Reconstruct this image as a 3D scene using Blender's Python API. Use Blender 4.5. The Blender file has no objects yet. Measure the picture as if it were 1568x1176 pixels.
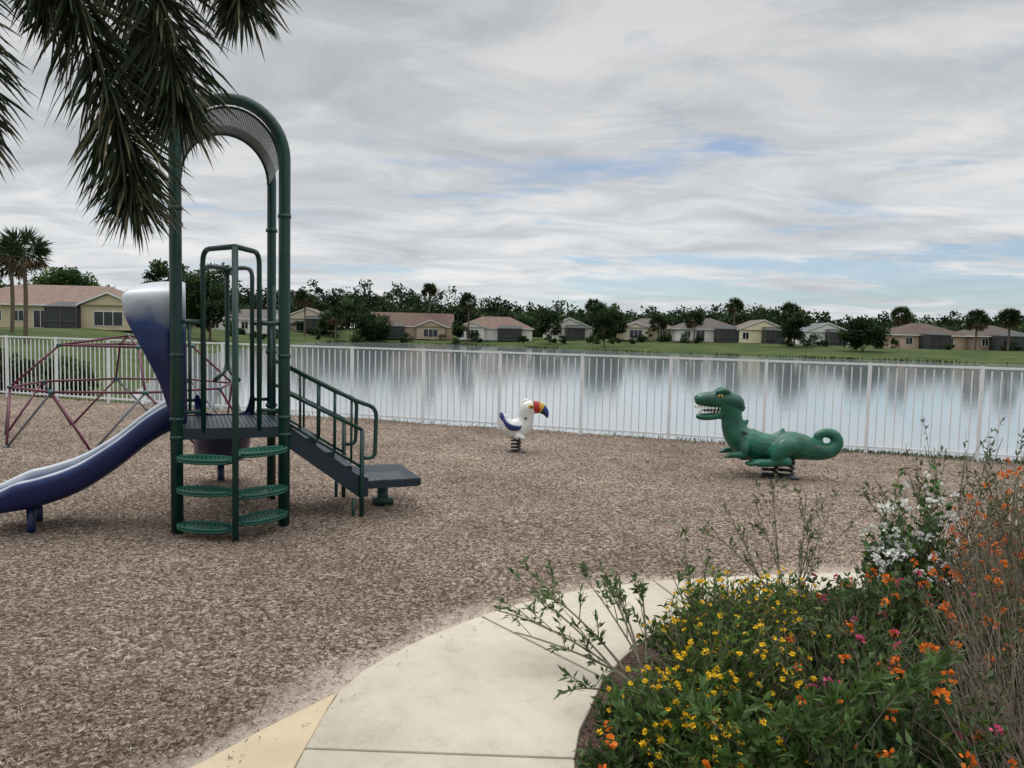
import bpy, math, random
import numpy as np
from mathutils import Matrix, Vector
rng=np.random.default_rng(7); random.seed(7)
S=bpy.context.scene
COL=S.collection
# ---------------------------------------------------------------- helpers
class MB:
    def __init__(s): s.v=[];s.f=[];s.m=[];s.c=[];s.n=0
    def add(s,v,f,mat=0,col=(1,1,1)):
        v=np.asarray(v,float).reshape(-1,3)
        if not isinstance(f,list): f=np.asarray(f).tolist()
        o=s.n
        s.v.append(v)
        s.f.extend([tuple(i+o for i in q) for q in f])
        if hasattr(mat,'__len__'): s.m.extend(list(mat))
        else: s.m.extend([mat]*len(f))
        c=np.asarray(col,float)
        if c.ndim==1: c=np.tile(c,(len(v),1))
        s.c.append(c); s.n+=len(v)
    def build(s,name,mats,parent=None,smooth=False,loc=None,rotz=0):
        if not s.v: return None
        me=bpy.data.meshes.new(name)
        v=np.concatenate(s.v); 
        me.from_pydata(v.tolist(),[],s.f)
        for m in mats: me.materials.append(m)
        me.polygons.foreach_set('material_index',s.m)
        if smooth: me.polygons.foreach_set('use_smooth',[True]*len(s.f))
        a=me.color_attributes.new('Col','FLOAT_COLOR','POINT')
        c=np.concatenate(s.c); c=np.hstack([c,np.ones((len(c),1))])
        a.data.foreach_set('color',c.ravel())
        me.update()
        ob=bpy.data.objects.new(name,me); COL.objects.link(ob)
        if parent: ob.parent=parent
        if loc is not None: ob.location=loc
        ob.rotation_euler[2]=rotz
        return ob
def empty(name,loc=(0,0,0),rotz=0):
    e=bpy.data.objects.new(name,None); COL.objects.link(e); e.location=loc; e.rotation_euler[2]=rotz; e.empty_display_size=.2
    return e
def cr(pts,k=6):
    P=np.asarray(pts,float); P=np.vstack([2*P[0]-P[1],P,2*P[-1]-P[-2]])
    out=[]
    for i in range(1,len(P)-2):
        for j in range(k):
            t=j/k
            out.append(.5*((2*P[i])+(-P[i-1]+P[i+1])*t+(2*P[i-1]-5*P[i]+4*P[i+1]-P[i+2])*t*t+(-P[i-1]+3*P[i]-3*P[i+1]+P[i+2])*t**3))
    out.append(P[-2]); return np.array(out)
def fillet(pts,rad,k=6):
    P=[np.array(p,float) for p in pts]; out=[P[0]]
    for i in range(1,len(P)-1):
        a=P[i-1]-P[i]; b=P[i+1]-P[i]; la=np.linalg.norm(a); lb=np.linalg.norm(b)
        r=min(rad,la*.49,lb*.49); p0=P[i]+a/la*r; p2=P[i]+b/lb*r
        for j in range(k+1):
            t=j/k; out.append((1-t)**2*p0+2*t*(1-t)*P[i]+t*t*p2)
    out.append(P[-1]); return np.array(out)
def tube(mb,pts,r,n=10,mat=0,col=(1,1,1),cap=True,sq=(1,1)):
    P=np.asarray(pts,float); m=len(P)
    R=np.full(m,r) if np.isscalar(r) else np.asarray(r,float)
    T=np.gradient(P,axis=0); T/=np.linalg.norm(T,axis=1)[:,None]+1e-9
    up=np.array([0,0,1.]) if abs(T[0][2])<.95 else np.array([0,1.,0])
    N=up-T[0]*up.dot(T[0]); N/=np.linalg.norm(N)
    ang=np.arange(n)/n*2*math.pi; V=[]
    for i in range(m):
        N=N-T[i]*N.dot(T[i]); N/=np.linalg.norm(N)+1e-9
        B=np.cross(T[i],N)
        V.append(P[i]+R[i]*(np.cos(ang)[:,None]*N*sq[0]+np.sin(ang)[:,None]*B*sq[1]))
    V=np.concatenate(V); F=[]
    for i in range(m-1):
        for j in range(n):
            a=i*n+j;b=i*n+(j+1)%n
            F.append((a,b,b+n,a+n))
    if cap:
        F.append(tuple(range(n-1,-1,-1))); F.append(tuple((m-1)*n+j for j in range(n)))
    mb.add(V,F,mat,col)
def box(mb,c,s,mat=0,col=(1,1,1),rz=0):
    c=np.array(c,float); h=np.array(s,float)/2
    v=np.array([[x,y,z] for z in(-1,1) for y in(-1,1) for x in(-1,1)])*h
    if rz: 
        ca,sa=math.cos(rz),math.sin(rz); v=np.c_[v[:,0]*ca-v[:,1]*sa,v[:,0]*sa+v[:,1]*ca,v[:,2]]
    mb.add(v+c,[(0,2,3,1),(4,5,7,6),(0,1,5,4),(1,3,7,5),(3,2,6,7),(2,0,4,6)],mat,col)
def ell(mb,c,r,mat=0,n=16,m=10,col=(1,1,1)):
    V=[];F=[]
    for i in range(m+1):
        t=math.pi*i/m
        for j in range(n):
            a=2*math.pi*j/n; V.append((math.sin(t)*math.cos(a)*r[0],math.sin(t)*math.sin(a)*r[1],math.cos(t)*r[2]))
    for i in range(m):
        for j in range(n):
            a=i*n+j;b=i*n+(j+1)%n; F.append((a,a+n,b+n,b))
    mb.add(np.array(V)+np.array(c),F,mat,col)
def unit(a): return a/(np.linalg.norm(a,axis=-1,keepdims=True)+1e-9)
def leaves(mb,base,d,L,W,cols,mat=0,fold=.15):
    base=np.asarray(base,float); n=len(base); d=unit(np.asarray(d,float))
    rv=unit(rng.normal(size=(n,3))); s=unit(np.cross(d,rv)); nn=np.cross(s,d)
    L=np.broadcast_to(L,(n,))[:,None]; W=np.broadcast_to(W,(n,))[:,None]
    mid=base+d*L*.45
    v=np.stack([base,mid+s*W*.5+nn*W*fold,base+d*L,mid-s*W*.5+nn*W*fold],1).reshape(-1,3)
    f=(np.arange(n)[:,None]*4+np.array([0,1,2,3])).tolist()
    c=np.repeat(np.broadcast_to(cols,(n,3)),4,axis=0)
    mb.add(v,f,mat,c)
# ---------------------------------------------------------------- materials
def newmat(name):
    m=bpy.data.materials.new(name); m.use_nodes=True; nt=m.node_tree
    return m,nt,nt.nodes['Principled BSDF']
def pm(name,col,rough=.5,var=.2,scale=6,bump=0,bscale=60,metal=0,spec=.5):
    m,nt,b=newmat(name); N=nt.nodes;L=nt.links
    tc=N.new('ShaderNodeTexCoord'); no=N.new('ShaderNodeTexNoise'); no.inputs['Scale'].default_value=scale; no.inputs['Detail'].default_value=6
    L.new(tc.outputs['Object'],no.inputs['Vector'])
    mr=N.new('ShaderNodeMapRange'); mr.inputs[1].default_value=.3;mr.inputs[2].default_value=.7;mr.inputs[3].default_value=1-var;mr.inputs[4].default_value=1+var
    L.new(no.outputs['Fac'],mr.inputs[0])
    mx=N.new('ShaderNodeVectorMath'); mx.operation='SCALE'; mx.inputs[0].default_value=col; L.new(mr.outputs[0],mx.inputs['Scale'])
    L.new(mx.outputs[0],b.inputs['Base Color'])
    b.inputs['Roughness'].default_value=rough; b.inputs['Metallic'].default_value=metal; b.inputs['Specular IOR Level'].default_value=spec
    if bump:
        n2=N.new('ShaderNodeTexNoise'); n2.inputs['Scale'].default_value=bscale; n2.inputs['Detail'].default_value=5; L.new(tc.outputs['Object'],n2.inputs['Vector'])
        bp=N.new('ShaderNodeBump'); bp.inputs['Strength'].default_value=bump; bp.inputs['Distance'].default_value=.01; L.new(n2.outputs['Fac'],bp.inputs['Height']); L.new(bp.outputs[0],b.inputs['Normal'])
    return m
def am(name,rough=.6,transl=0,spec=.3):
    m,nt,b=newmat(name); N=nt.nodes;L=nt.links
    at=N.new('ShaderNodeAttribute'); at.attribute_name='Col'
    L.new(at.outputs['Color'],b.inputs['Base Color']); b.inputs['Roughness'].default_value=rough; b.inputs['Specular IOR Level'].default_value=spec
    if transl:
        t=N.new('ShaderNodeBsdfTranslucent'); L.new(at.outputs['Color'],t.inputs['Color'])
        mx=N.new('ShaderNodeMixShader'); mx.inputs[0].default_value=transl
        L.new(b.outputs[0],mx.inputs[1]);L.new(t.outputs[0],mx.inputs[2]); L.new(mx.outputs[0],N['Material Output'].inputs[0])
    return m
def perf(name,col,cell,hole,rough=.45):
    m,nt,b=newmat(name); N=nt.nodes;L=nt.links
    tc=N.new('ShaderNodeTexCoord'); mp=N.new('ShaderNodeVectorMath'); mp.operation='SCALE'; mp.inputs['Scale'].default_value=1/cell
    L.new(tc.outputs['UV'],mp.inputs[0])
    fr=N.new('ShaderNodeVectorMath'); fr.operation='FRACTION'; L.new(mp.outputs[0],fr.inputs[0])
    sb=N.new('ShaderNodeVectorMath'); sb.operation='SUBTRACT'; sb.inputs[1].default_value=(.5,.5,0); L.new(fr.outputs[0],sb.inputs[0])
    ln=N.new('ShaderNodeVectorMath'); ln.operation='LENGTH'; L.new(sb.outputs[0],ln.inputs[0])
    lt=N.new('ShaderNodeMath'); lt.operation='LESS_THAN'; lt.inputs[1].default_value=hole; L.new(ln.outputs['Value'],lt.inputs[0])
    tr=N.new('ShaderNodeBsdfTransparent'); mx=N.new('ShaderNodeMixShader')
    L.new(lt.outputs[0],mx.inputs[0]); L.new(b.outputs[0],mx.inputs[1]); L.new(tr.outputs[0],mx.inputs[2]); L.new(mx.outputs[0],N['Material Output'].inputs[0])
    b.inputs['Base Color'].default_value=(*col,1); b.inputs['Roughness'].default_value=rough
    return m
def set_uv(ob,fn):
    me=ob.data; uv=me.uv_layers.new(name='UVMap')
    for l in me.loops:
        uv.data[l.index].uv=fn(me.vertices[l.vertex_index].co)

M_green=pm('green_painted_steel',(.003,.036,.028),.33,.2,3,.1,120)
M_green2=pm('green_plastic_coating',(.007,.085,.055),.4,.2,5,.15,150)
M_deckdark=pm('dark_deck_coating',(.006,.020,.033),.5,.2,5,.1,90)
M_perfdeck=perf('perforated_deck',(.011,.030,.045),.035,.3)
M_perfstep=perf('perforated_step',(.009,.10,.068),.03,.3)
M_perfroof=perf('perforated_roof_panel',(.085,.09,.105),.013,.2)
M_white=pm('white_fence_paint',(.70,.71,.71),.4,.06,4)
M_leaf=am('leaf',.55,.25)
M_leafd=am('leaf_far',.7,.15,.15)
M_bark=pm('bark',(.12,.09,.065),.9,.35,12,.8,30)
M_chip=am('wood_chip',.85,0,.1)
M_flow=am('petals',.6,.2)
M_stem=pm('woody_stem',(.16,.14,.095),.8,.3,30)

# ---------------------------------------------------------------- terrain
LAKE=np.array([(-7,16.6),(-15,30),(-24,55),(-30,85),(-34,110),(-36,140),(-33,152),(-10,150),(5,136),(21,120),(33,112),(48,107),(67,97),(110,88),(150,60),(120,0),(60,-14),(42,-.4),(20,7.2),(8,11.3),(0,14.1)],float)
def pip(x,y,poly):
    ins=np.zeros(x.shape,bool); n=len(poly)
    for i in range(n):
        x1,y1=poly[i]; x2,y2=poly[(i+1)%n]
        c=((y1>y)!=(y2>y)); xi=(x2-x1)*(y-y1)/((y2-y1) if y2!=y1 else 1e-9)+x1
        ins^=(c&(x<xi))
    return ins
def segdist(x,y,P,closed=True):
    d=np.full(x.shape,1e9); n=len(P)
    for i in range(n if closed else n-1):
        a=P[i];b=P[(i+1)%n]; ab=b-a
        t=np.clip(((x-a[0])*ab[0]+(y-a[1])*ab[1])/(ab@ab),0,1)
        d=np.minimum(d,np.hypot(x-a[0]-t*ab[0],y-a[1]-t*ab[1]))
    return d
WZ=-1.2
def hz(x,y):
    x=np.asarray(x,float);y=np.asarray(y,float)
    ins=pip(x,y,LAKE); d=segdist(x,y,LAKE)
    t=np.clip((y-22)/30,0,1); k=1.1*(1-t)+.045*t
    lf=np.clip((-x-28)/12,0,1)*np.clip((y-30)/40,0,1); k=k*(1-lf)+np.maximum(.12,k)*lf
    top=-.03+.45*np.clip((y-30)/60,0,1)+.4*lf
    top=top+np.where(y>30,.25*np.sin(x*.06)*np.cos(y*.045)*np.clip((y-30)/50,0,1),0)
    h=np.minimum(top,WZ-.08+d*k)
    return np.where(ins,WZ-.08-np.minimum(d*.3,1.2),h)
def hz1(x,y): return float(hz(np.array([x]),np.array([y]))[0])
def axis(segs):
    o=[]
    for a,b,s in segs: o+=list(np.arange(a,b,s))
    return np.array(o+[segs[-1][1]])
xs=axis([(-1500,-300,150),(-300,-80,20),(-80,-24,3),(-24,24,.5),(24,120,3),(120,300,20),(300,1500,150)])
ys=axis([(-60,-8,8),(-8,30,.5),(30,170,2.5),(170,300,15),(300,1800,150)])
GX,GY=np.meshgrid(xs,ys); Z=hz(GX,GY); nx=len(xs);ny=len(ys)
mb=MB(); idx=np.arange(nx*ny).reshape(ny,nx)
F=np.stack([idx[:-1,:-1],idx[:-1,1:],idx[1:,1:],idx[1:,:-1]],-1).reshape(-1,4)
mb.add(np.stack([GX,GY,Z],-1).reshape(-1,3),F)
m,nt,b=newmat('grass_ground'); N=nt.nodes;L=nt.links
tc=N.new('ShaderNodeTexCoord'); n1=N.new('ShaderNodeTexNoise'); n1.inputs['Scale'].default_value=.12;n1.inputs['Detail'].default_value=10; n1.inputs['Roughness'].default_value=.7
L.new(tc.outputs['Object'],n1.inputs['Vector'])
rp=N.new('ShaderNodeValToRGB'); e=rp.color_ramp.elements; e[0].position=.35;e[0].color=(.028,.050,.014,1);e[1].position=.7;e[1].color=(.09,.112,.035,1)
L.new(n1.outputs['Fac'],rp.inputs[0]); L.new(rp.outputs[0],b.inputs['Base Color']); b.inputs['Roughness'].default_value=.9
b.inputs['Specular IOR Level'].default_value=.1
mb.build('ground',[m],smooth=True)
# water
mb=MB(); mb.add([(-60,5,WZ),(200,-30,WZ),(200,170,WZ),(-60,170,WZ)],[(0,1,2,3)])
m,nt,b=newmat('lake_water'); N=nt.nodes;L=nt.links
tc=N.new('ShaderNodeTexCoord'); mp=N.new('ShaderNodeMapping'); mp.inputs['Scale'].default_value=(.5,2.2,1); L.new(tc.outputs['Object'],mp.inputs[0])
n1=N.new('ShaderNodeTexNoise'); n1.inputs['Scale'].default_value=1.6; n1.inputs['Detail'].default_value=4; L.new(mp.outputs[0],n1.inputs['Vector'])
bp=N.new('ShaderNodeBump'); bp.inputs['Strength'].default_value=.1; bp.inputs['Distance'].default_value=.05; L.new(n1.outputs['Fac'],bp.inputs['Height'])
b.inputs['Base Color'].default_value=(.25,.29,.31,1); b.inputs['Roughness'].default_value=.06; b.inputs['IOR'].default_value=2.2
L.new(bp.outputs[0],b.inputs['Normal'])
mb.build('lake_water',[m])

# ---------------------------------------------------------------- path + mulch
def fy(x): return 12.4-.343*x       # fence line
slabs=[
 [(-.76,1.2),(-.742,2.762),(.262,2.735),(.2,1.2)],
 [(-.742,2.774),(-.735,3.0),(-.717,3.23),(-.655,3.43),(-.553,3.62),(-.42,3.82),(-.263,4.01),(-.15,4.14),(.447,3.405),(.367,3.15),(.30,2.95),(.263,2.747)],
 [(-.14,4.149),(.06,4.34),(.37,4.56),(.64,4.70),(.93,4.81),(1.06,4.31),(.95,4.18),(.80,4.0),(.68,3.82),(.56,3.62),(.456,3.413)],
 [(.942,4.814),(1.3,4.91),(1.75,5.0),(2.2,5.07),(2.44,5.10),(2.46,4.69),(1.9,4.61),(1.45,4.48),(1.2,4.40),(1.072,4.317)],
 [(2.452,5.102),(3.4,5.2),(5.5,5.3),(5.5,4.9),(3.4,4.8),(2.472,4.692)]]
wedge=[(-1.75,1.6),(-1.4,2.25),(-1.088,2.676),(-.92,2.95),(-.727,3.225),(-.748,2.7),(-.772,1.2)]
m,nt,b=newmat('concrete'); N=nt.nodes;L=nt.links
tc=N.new('ShaderNodeTexCoord')
def noi(s,d,r=.6):
    n=N.new('ShaderNodeTexNoise'); n.inputs['Scale'].default_value=s;n.inputs['Detail'].default_value=d;n.inputs['Roughness'].default_value=r; L.new(tc.outputs['Object'],n.inputs['Vector']); return n
a1=noi(1.6,8,.7); a2=noi(180,3); a3=noi(9,6,.75)
rp=N.new('ShaderNodeValToRGB'); e=rp.color_ramp.elements; e[0].position=.3;e[0].color=(.50,.44,.34,1);e[1].position=.68;e[1].color=(.66,.60,.49,1); L.new(a1.outputs['Fac'],rp.inputs[0])
rp3=N.new('ShaderNodeValToRGB'); e=rp3.color_ramp.elements; e[0].position=.28;e[0].color=(.72,.70,.66,1);e[1].position=.48;e[1].color=(1,1,1,1); L.new(a3.outputs['Fac'],rp3.inputs[0])
mx=N.new('ShaderNodeMix'); mx.data_type='RGBA'; mx.blend_type='MULTIPLY'; mx.inputs[0].default_value=.3; L.new(rp.outputs[0],mx.inputs[6]); L.new(a2.outputs['Fac'],mx.inputs[7])
mxb=N.new('ShaderNodeMix'); mxb.data_type='RGBA'; mxb.blend_type='MULTIPLY'; mxb.inputs[0].default_value=.6; L.new(mx.outputs[2],mxb.inputs[6]); L.new(rp3.outputs[0],mxb.inputs[7])
L.new(mxb.outputs[2],b.inputs['Base Color']); b.inputs['Roughness'].default_value=.85
bp=N.new('ShaderNodeBump'); bp.inputs['Strength'].default_value=.35; bp.inputs['Distance'].default_value=.004; L.new(a2.outputs['Fac'],bp.inputs['Height']); L.new(bp.outputs[0],b.inputs['Normal'])
M_conc=m
M_conc2=pm('cream_concrete',(.58,.47,.31),.85,.12,3,.3,150)
pe=empty('concrete_path')
def slab(poly,name,mat,zt):
    n=len(poly); mb=MB(); v=[(x,y,zt) for x,y in poly]+[(x,y,-.1) for x,y in poly]
    f=[tuple(range(n-1,-1,-1)),tuple(range(n,2*n))]+[(i,(i+1)%n,n+(i+1)%n,n+i) for i in range(n)]
    mb.add(v,f); o=mb.build(name,[mat],pe); bv=o.modifiers.new('b','BEVEL'); bv.width=.006;bv.segments=2
for i,s in enumerate(slabs): slab(s,'slab_%d'%(i+1),M_conc,.032)
slab(wedge,'side_slab',M_conc2,.026)
outer=np.array([(-1.75,1.6),(-1.4,2.25),(-1.088,2.676),(-.727,3.225),(-.553,3.62),(-.263,4.01),(-.06,4.24),(.37,4.56),(.93,4.81),(2.44,5.10),(5.5,5.3)],float)
inner=[(.2,1.2),(.263,2.73),(.367,3.15),(.456,3.41),(.68,3.82),(.95,4.18),(1.2,4.4),(1.9,4.61),(2.46,4.69),(5.5,4.9),(5.5,1.2)]
pathpoly=np.array([(x,y) for x,y in outer]+[(5.5,4.9),(2.46,4.69),(1.9,4.61),(1.2,4.4),(.95,4.18),(.68,3.82),(.456,3.41),(.367,3.15),(.263,2.73),(.2,1.2),(-1.6,1.2)])
mx_=axis([(-26,-7,.5),(-7,7,.1),(7,22,.5)]); tt=np.concatenate([np.linspace(0,.55,120),np.linspace(.55,1,60)[1:]])
XX,TT=np.meshgrid(mx_,tt); YY=-4+TT*(fy(XX)+.25+4)
def bumpz(x,y): return .012*(np.sin(x*2.3+1.3*np.sin(y*1.1))*np.cos(y*2.9+x*.7)+.5*np.sin(x*7.1+y*3.3)*np.sin(y*6.3-x*2.1))
def dustf(x,y):
    d=segdist(x,y,outer,False)
    return np.clip(1-(d-.04)/(.3+.12*np.sin(x*3+y*5)),0,1)
ZZ=bumpz(XX,YY); D=dustf(XX,YY)
mb=MB(); ny2,nx2=XX.shape; idx=np.arange(nx2*ny2).reshape(ny2,nx2)
F=np.stack([idx[:-1,:-1],idx[:-1,1:],idx[1:,1:],idx[1:,:-1]],-1).reshape(-1,4)
mb.add(np.stack([XX,YY,ZZ],-1).reshape(-1,3),F,0,np.stack([D.ravel()]*3,-1))
m,nt,b=newmat('mulch'); N=nt.nodes;L=nt.links
tc=N.new('ShaderNodeTexCoord')
vo=N.new('ShaderNodeTexVoronoi'); vo.inputs['Scale'].default_value=60; vo.inputs['Randomness'].default_value=1; L.new(tc.outputs['Object'],vo.inputs['Vector'])
b1=noi(45,6,.7); b2=noi(.7,7,.7)
r1=N.new('ShaderNodeValToRGB'); e=r1.color_ramp.elements; e[0].position=.1;e[0].color=(.085,.060,.044,1);e[1].position=.9;e[1].color=(.40,.33,.27,1)
k=r1.color_ramp.elements.new(.5);k.color=(.195,.145,.112,1)
sp=N.new('ShaderNodeSeparateColor'); L.new(vo.outputs['Color'],sp.inputs[0]); L.new(sp.outputs[0],r1.inputs[0])
r2=N.new('ShaderNodeMapRange'); r2.inputs[1].default_value=.3;r2.inputs[2].default_value=.7;r2.inputs[3].default_value=.7;r2.inputs[4].default_value=1.35; L.new(b2.outputs['Fac'],r2.inputs[0])
vs=N.new('ShaderNodeVectorMath'); vs.operation='SCALE'; L.new(r1.outputs[0],vs.inputs[0]); L.new(r2.outputs[0],vs.inputs['Scale'])
at=N.new('ShaderNodeAttribute'); at.attribute_name='Col'
ma=N.new('ShaderNodeMath'); ma.operation='MULTIPLY_ADD'; ma.inputs[1].default_value=1.6; L.new(at.outputs['Fac'],ma.inputs[0])
mb2=N.new('ShaderNodeMath'); mb2.operation='MULTIPLY_ADD'; mb2.inputs[1].default_value=2; mb2.inputs[2].default_value=-1.45; L.new(b1.outputs['Fac'],mb2.inputs[0]); L.new(mb2.outputs[0],ma.inputs[2]); ma.use_clamp=True
mm=N.new('ShaderNodeMix'); mm.data_type='RGBA'; L.new(ma.outputs[0],mm.inputs[0]); L.new(vs.outputs[0],mm.inputs[6]); mm.inputs[7].default_value=(.46,.38,.32,1)
L.new(mm.outputs[2],b.inputs['Base Color']); b.inputs['Roughness'].default_value=.95; b.inputs['Specular IOR Level'].default_value=.1
bp=N.new('ShaderNodeBump'); bp.inputs['Strength'].default_value=.6; bp.inputs['Distance'].default_value=.02; L.new(vo.outputs['Distance'],bp.inputs['Height']); L.new(bp.outputs[0],b.inputs['Normal'])
mb.build('mulch_ground',[m],smooth=True)
# chips
n=260000
u=rng.random(n); cy=1.9*np.exp(u*math.log(14.5/1.9)); cx=(rng.random(n)*2-1)*(.8*cy+.7)
keep=(cy<fy(cx)+.15)&~pip(cx,cy,pathpoly); dd=dustf(cx,cy); keep&=(rng.random(n)>dd*.8)
inbed=pip(cx,cy,np.array(inner)); 
stray=pip(cx,cy,pathpoly)&(segdist(cx,cy,outer,False)<.14)&(rng.random(n)<.02)
keep|=stray
cx=cx[keep];cy=cy[keep];inb=inbed[keep];st=stray[keep]; n=len(cx)
sc=1+np.clip(cy-3,0,9)*.05
Lc=rng.uniform(.006,.026,n)*sc; Wc=rng.uniform(.0025,.0065,n)*sc
big_=rng.random(n)<.012; Lc[big_]*=1.9; Wc[big_]*=1.7
th=rng.random(n)*6.283; til=rng.normal(0,.3,n)
d=np.stack([np.cos(th)*np.cos(til),np.sin(th)*np.cos(til),np.sin(til)],-1)
s=unit(np.cross(d,np.array([0,0,1.])+rng.normal(0,.35,(n,3)))); nn=np.cross(s,d)
c0=np.stack([cx,cy,bumpz(cx,cy)+.006+rng.random(n)*.010+np.where(st,.03,0)+np.where(inb,.014,0)],-1)
L1=Lc[:,None]*.5*d; W1=Wc[:,None]*.5*s; up=nn*(Wc*.35)[:,None]
v=np.stack([c0-L1-W1,c0+L1-W1*.7,c0+L1*1.1+W1*.6,c0-L1*.9+W1, c0-L1*.8+up,c0+L1*.9+up],1).reshape(-1,3)
f=(np.arange(n)[:,None,None]*6+np.array([[0,1,5,4],[4,5,2,3]])).reshape(-1,4)
pal=np.array([(.105,.073,.053),(.175,.128,.097),(.245,.185,.143),(.32,.255,.205),(.50,.44,.375),(.058,.040,.030),(.20,.132,.092)])
pc=pal[rng.choice(7,n,p=[.16,.22,.23,.15,.07,.07,.10])]*rng.uniform(.8,1.2,(n,1))
big=1+.14*np.sin(cx*1.1+2*np.sin(cy*.8))*np.sin(cy*1.3+1.2)+.10*np.sin(cx*3.1+cy*2.2+3*np.sin(cx*.7))*np.sin(cy*3.7-cx); pc=pc*big[:,None]
pc[inb]*=np.array([.75,.58,.5])
mb=MB(); mb.add(v,f,0,np.repeat(pc,6,axis=0)); mb.build('wood_chips',[M_chip])
mb=MB(); mb.add([(x,y,.018) for x,y in inner],[tuple(range(len(inner)-1,-1,-1))])
mb.build('flower_bed_soil',[pm('bed_mulch',(.08,.052,.038),.95,.6,55,1,60)])

# ---------------------------------------------------------------- fence
mb=MB(); fd=np.array([1,-.343]); fl=np.linalg.norm(fd); fa=math.atan2(-.343,1)
def fence_pt(x): return x,fy(x)
x0=-.2-1.295*14; FH=1.28
for k in range(26):
    xa=x0+k*1.295; X,Y=fence_pt(xa)
    box(mb,(X,Y,FH/2-.02),(.045,.045,FH+.045),rz=fa)
    if k<25:
        X2,Y2=fence_pt(xa+1.295/2)
        ln=1.295*fl-.047
        box(mb,(X2,Y2,FH-.02),(ln,.03,.03),rz=fa)
        box(mb,(X2,Y2,.1),(ln,.03,.03),rz=fa)
        for j in range(1,12):
            X3,Y3=fence_pt(xa+1.295*j/12); box(mb,(X3,Y3,.04+(FH-.08)/2),(.015,.015,FH-.12),rz=fa)
mb.build('white_picket_fence',[M_white])

# ---------------------------------------------------------------- playset
ps=empty('playground_slide_set',(-2.55,5.82,0),math.radians(23))
W,Dp=.79,1.0; DZ=.79
mb=MB(); R=.046
for ly in (0,Dp):
    arc=[(W/2-W/2*math.cos(a),ly,2.9+.42*math.sin(a)) for a in np.linspace(0,math.pi,22)]
    tube(mb,[(0,ly,-.1),(0,ly,1.5)]+arc+[(W,ly,1.5),(W,ly,-.1)],R if ly==0 else .040,14)
    for lx in (0,W):
        for z in (.72,.86,1.35,2.45):
            tube(mb,[(lx,ly,z),(lx,ly,z+.03)],.0515,14)
mb.build('arch_posts',[M_green],ps,True)
mb=MB(); A=np.linspace(.0,math.pi,30); V=[];F=[]
for i,a in enumerate(A):
    for ly in (.03,Dp-.03): V.append((W/2-(W/2-.03)*math.cos(a),ly,2.86+.41*math.sin(a)))
for i in range(29): F.append((2*i,2*i+1,2*i+3,2*i+2))
mb.add(V,F); o=mb.build('roof_panel',[M_perfroof],ps,True)
set_uv(o,lambda c:(math.atan2(c.z-2.86,-(c.x-W/2))*.4+5,c.y+5))
mb=MB()
for ly in (.045,Dp-.045):
    tube(mb,[(W/2-(W/2-.035)*math.cos(a),ly,2.86+.405*math.sin(a)) for a in A],.012,6)
mb.build('roof_panel_rim',[M_green],ps,True)
mb=MB(); box(mb,(W/2,Dp/2,DZ),(W-.03,Dp-.03,.006)); o=mb.build('deck_surface',[M_perfdeck],ps); set_uv(o,lambda c:(c.x+5,c.y+5))
mb=MB()
for a,b_ in (((0.02,0),(W-.02,0)),((0.02,Dp),(W-.02,Dp))): box(mb,((a[0]+b_[0])/2,a[1],DZ-.03),(W-.06,.03,.085))
for x in (0,W): box(mb,(x,Dp/2,DZ-.03),(.03,Dp-.06,.085))
for y in (.33,.66): box(mb,(W/2,y,DZ-.035),(W-.04,.03,.05))
mb.build('deck_frame',[M_deckdark],ps)
mb=MB(); r=.02; px,py=.40,-.39
tube(mb,[(px,py,-.1),(px,py,2.17)],.024)
for lx in (.19,.60):
    tube(mb,fillet([(lx,0,DZ-.02),(lx,0,2.17),(px,py,2.17)],.1),r)
    lx2=lx+.02
    tube(mb,fillet([(lx2,Dp-.02,DZ),(lx2,Dp-.02,2.12),(px+.02,Dp+.22,2.12),(px+.02,Dp+.22,1.2),(px+(lx2-px)*.5,Dp+.05,1.1)],.09),r)
for ly in (0,Dp):
    for (xa,xb) in ((0,.19),(.60,W)):
        for z in (.93,1.62): tube(mb,[(xa,ly,z),(xb,ly,z)],.016)
        xm=(xa+xb)/2; tube(mb,[(xm,ly,.93),(xm,ly,1.62)],.012)
for ly0,ly1 in ((0,.24),(.76,Dp)):
    for z in (.93,1.62): tube(mb,[(W,ly0,z),(W,ly1,z)],.016)
    for y in ((.08,.16,.24) if ly0==0 else (.76,.84,.92)): tube(mb,[(W,y,.8),(W,y,1.62 if y not in(.24,.76) else 1.95)],.012)
tube(mb,fillet([(W,.24,1.9),(W,.24,2.0),(W,0,2.0)],.08),.014)
for y in (.07,.93): tube(mb,[(0,y,.8),(0,y,1.62)],.012)
mb.build('rails_and_climber_pole',[M_green],ps,True)
mb=MB(); mr=MB()
for side,zs in ((-1,(.085,.36,.60)),(1,(.13,.33,.645))):
    for z in zs:
        c=(px+side*.2,-.21,z); n_=22
        ring=[]
        for i in range(n_):
            a=2*math.pi*i/n_; rx=.195; ry=.13
            x=c[0]+rx*math.cos(a); y=c[1]+ry*math.sin(a)
            ring.append((x,y+(abs(x-px)-.2)*.45,z))
        mb.add([(c[0],c[1],z)]+ring,[(0,1+i,1+(i+1)%n_) for i in range(n_)])
        tube(mr,ring+[ring[0],ring[1]],.012,8,cap=False)
        rr=[(x,y,z-.02) for x,y,_ in ring]; tube(mr,rr+[rr[0],rr[1]],.010,8,cap=False)
        tube(mr,[(px,py,z-.01),(c[0]-side*.02,c[1],z-.012)],.014)
        tube(mr,[(px+side*.36,-.13,z-.012),(0.0 if side<0 else W,0,z-.012)],.014)
o=mb.build('step_plates',[M_perfstep],ps); set_uv(o,lambda c:(c.x+5,c.y+5))
mr.build('step_rims',[M_green2],ps,True)
mb=MB()
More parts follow.
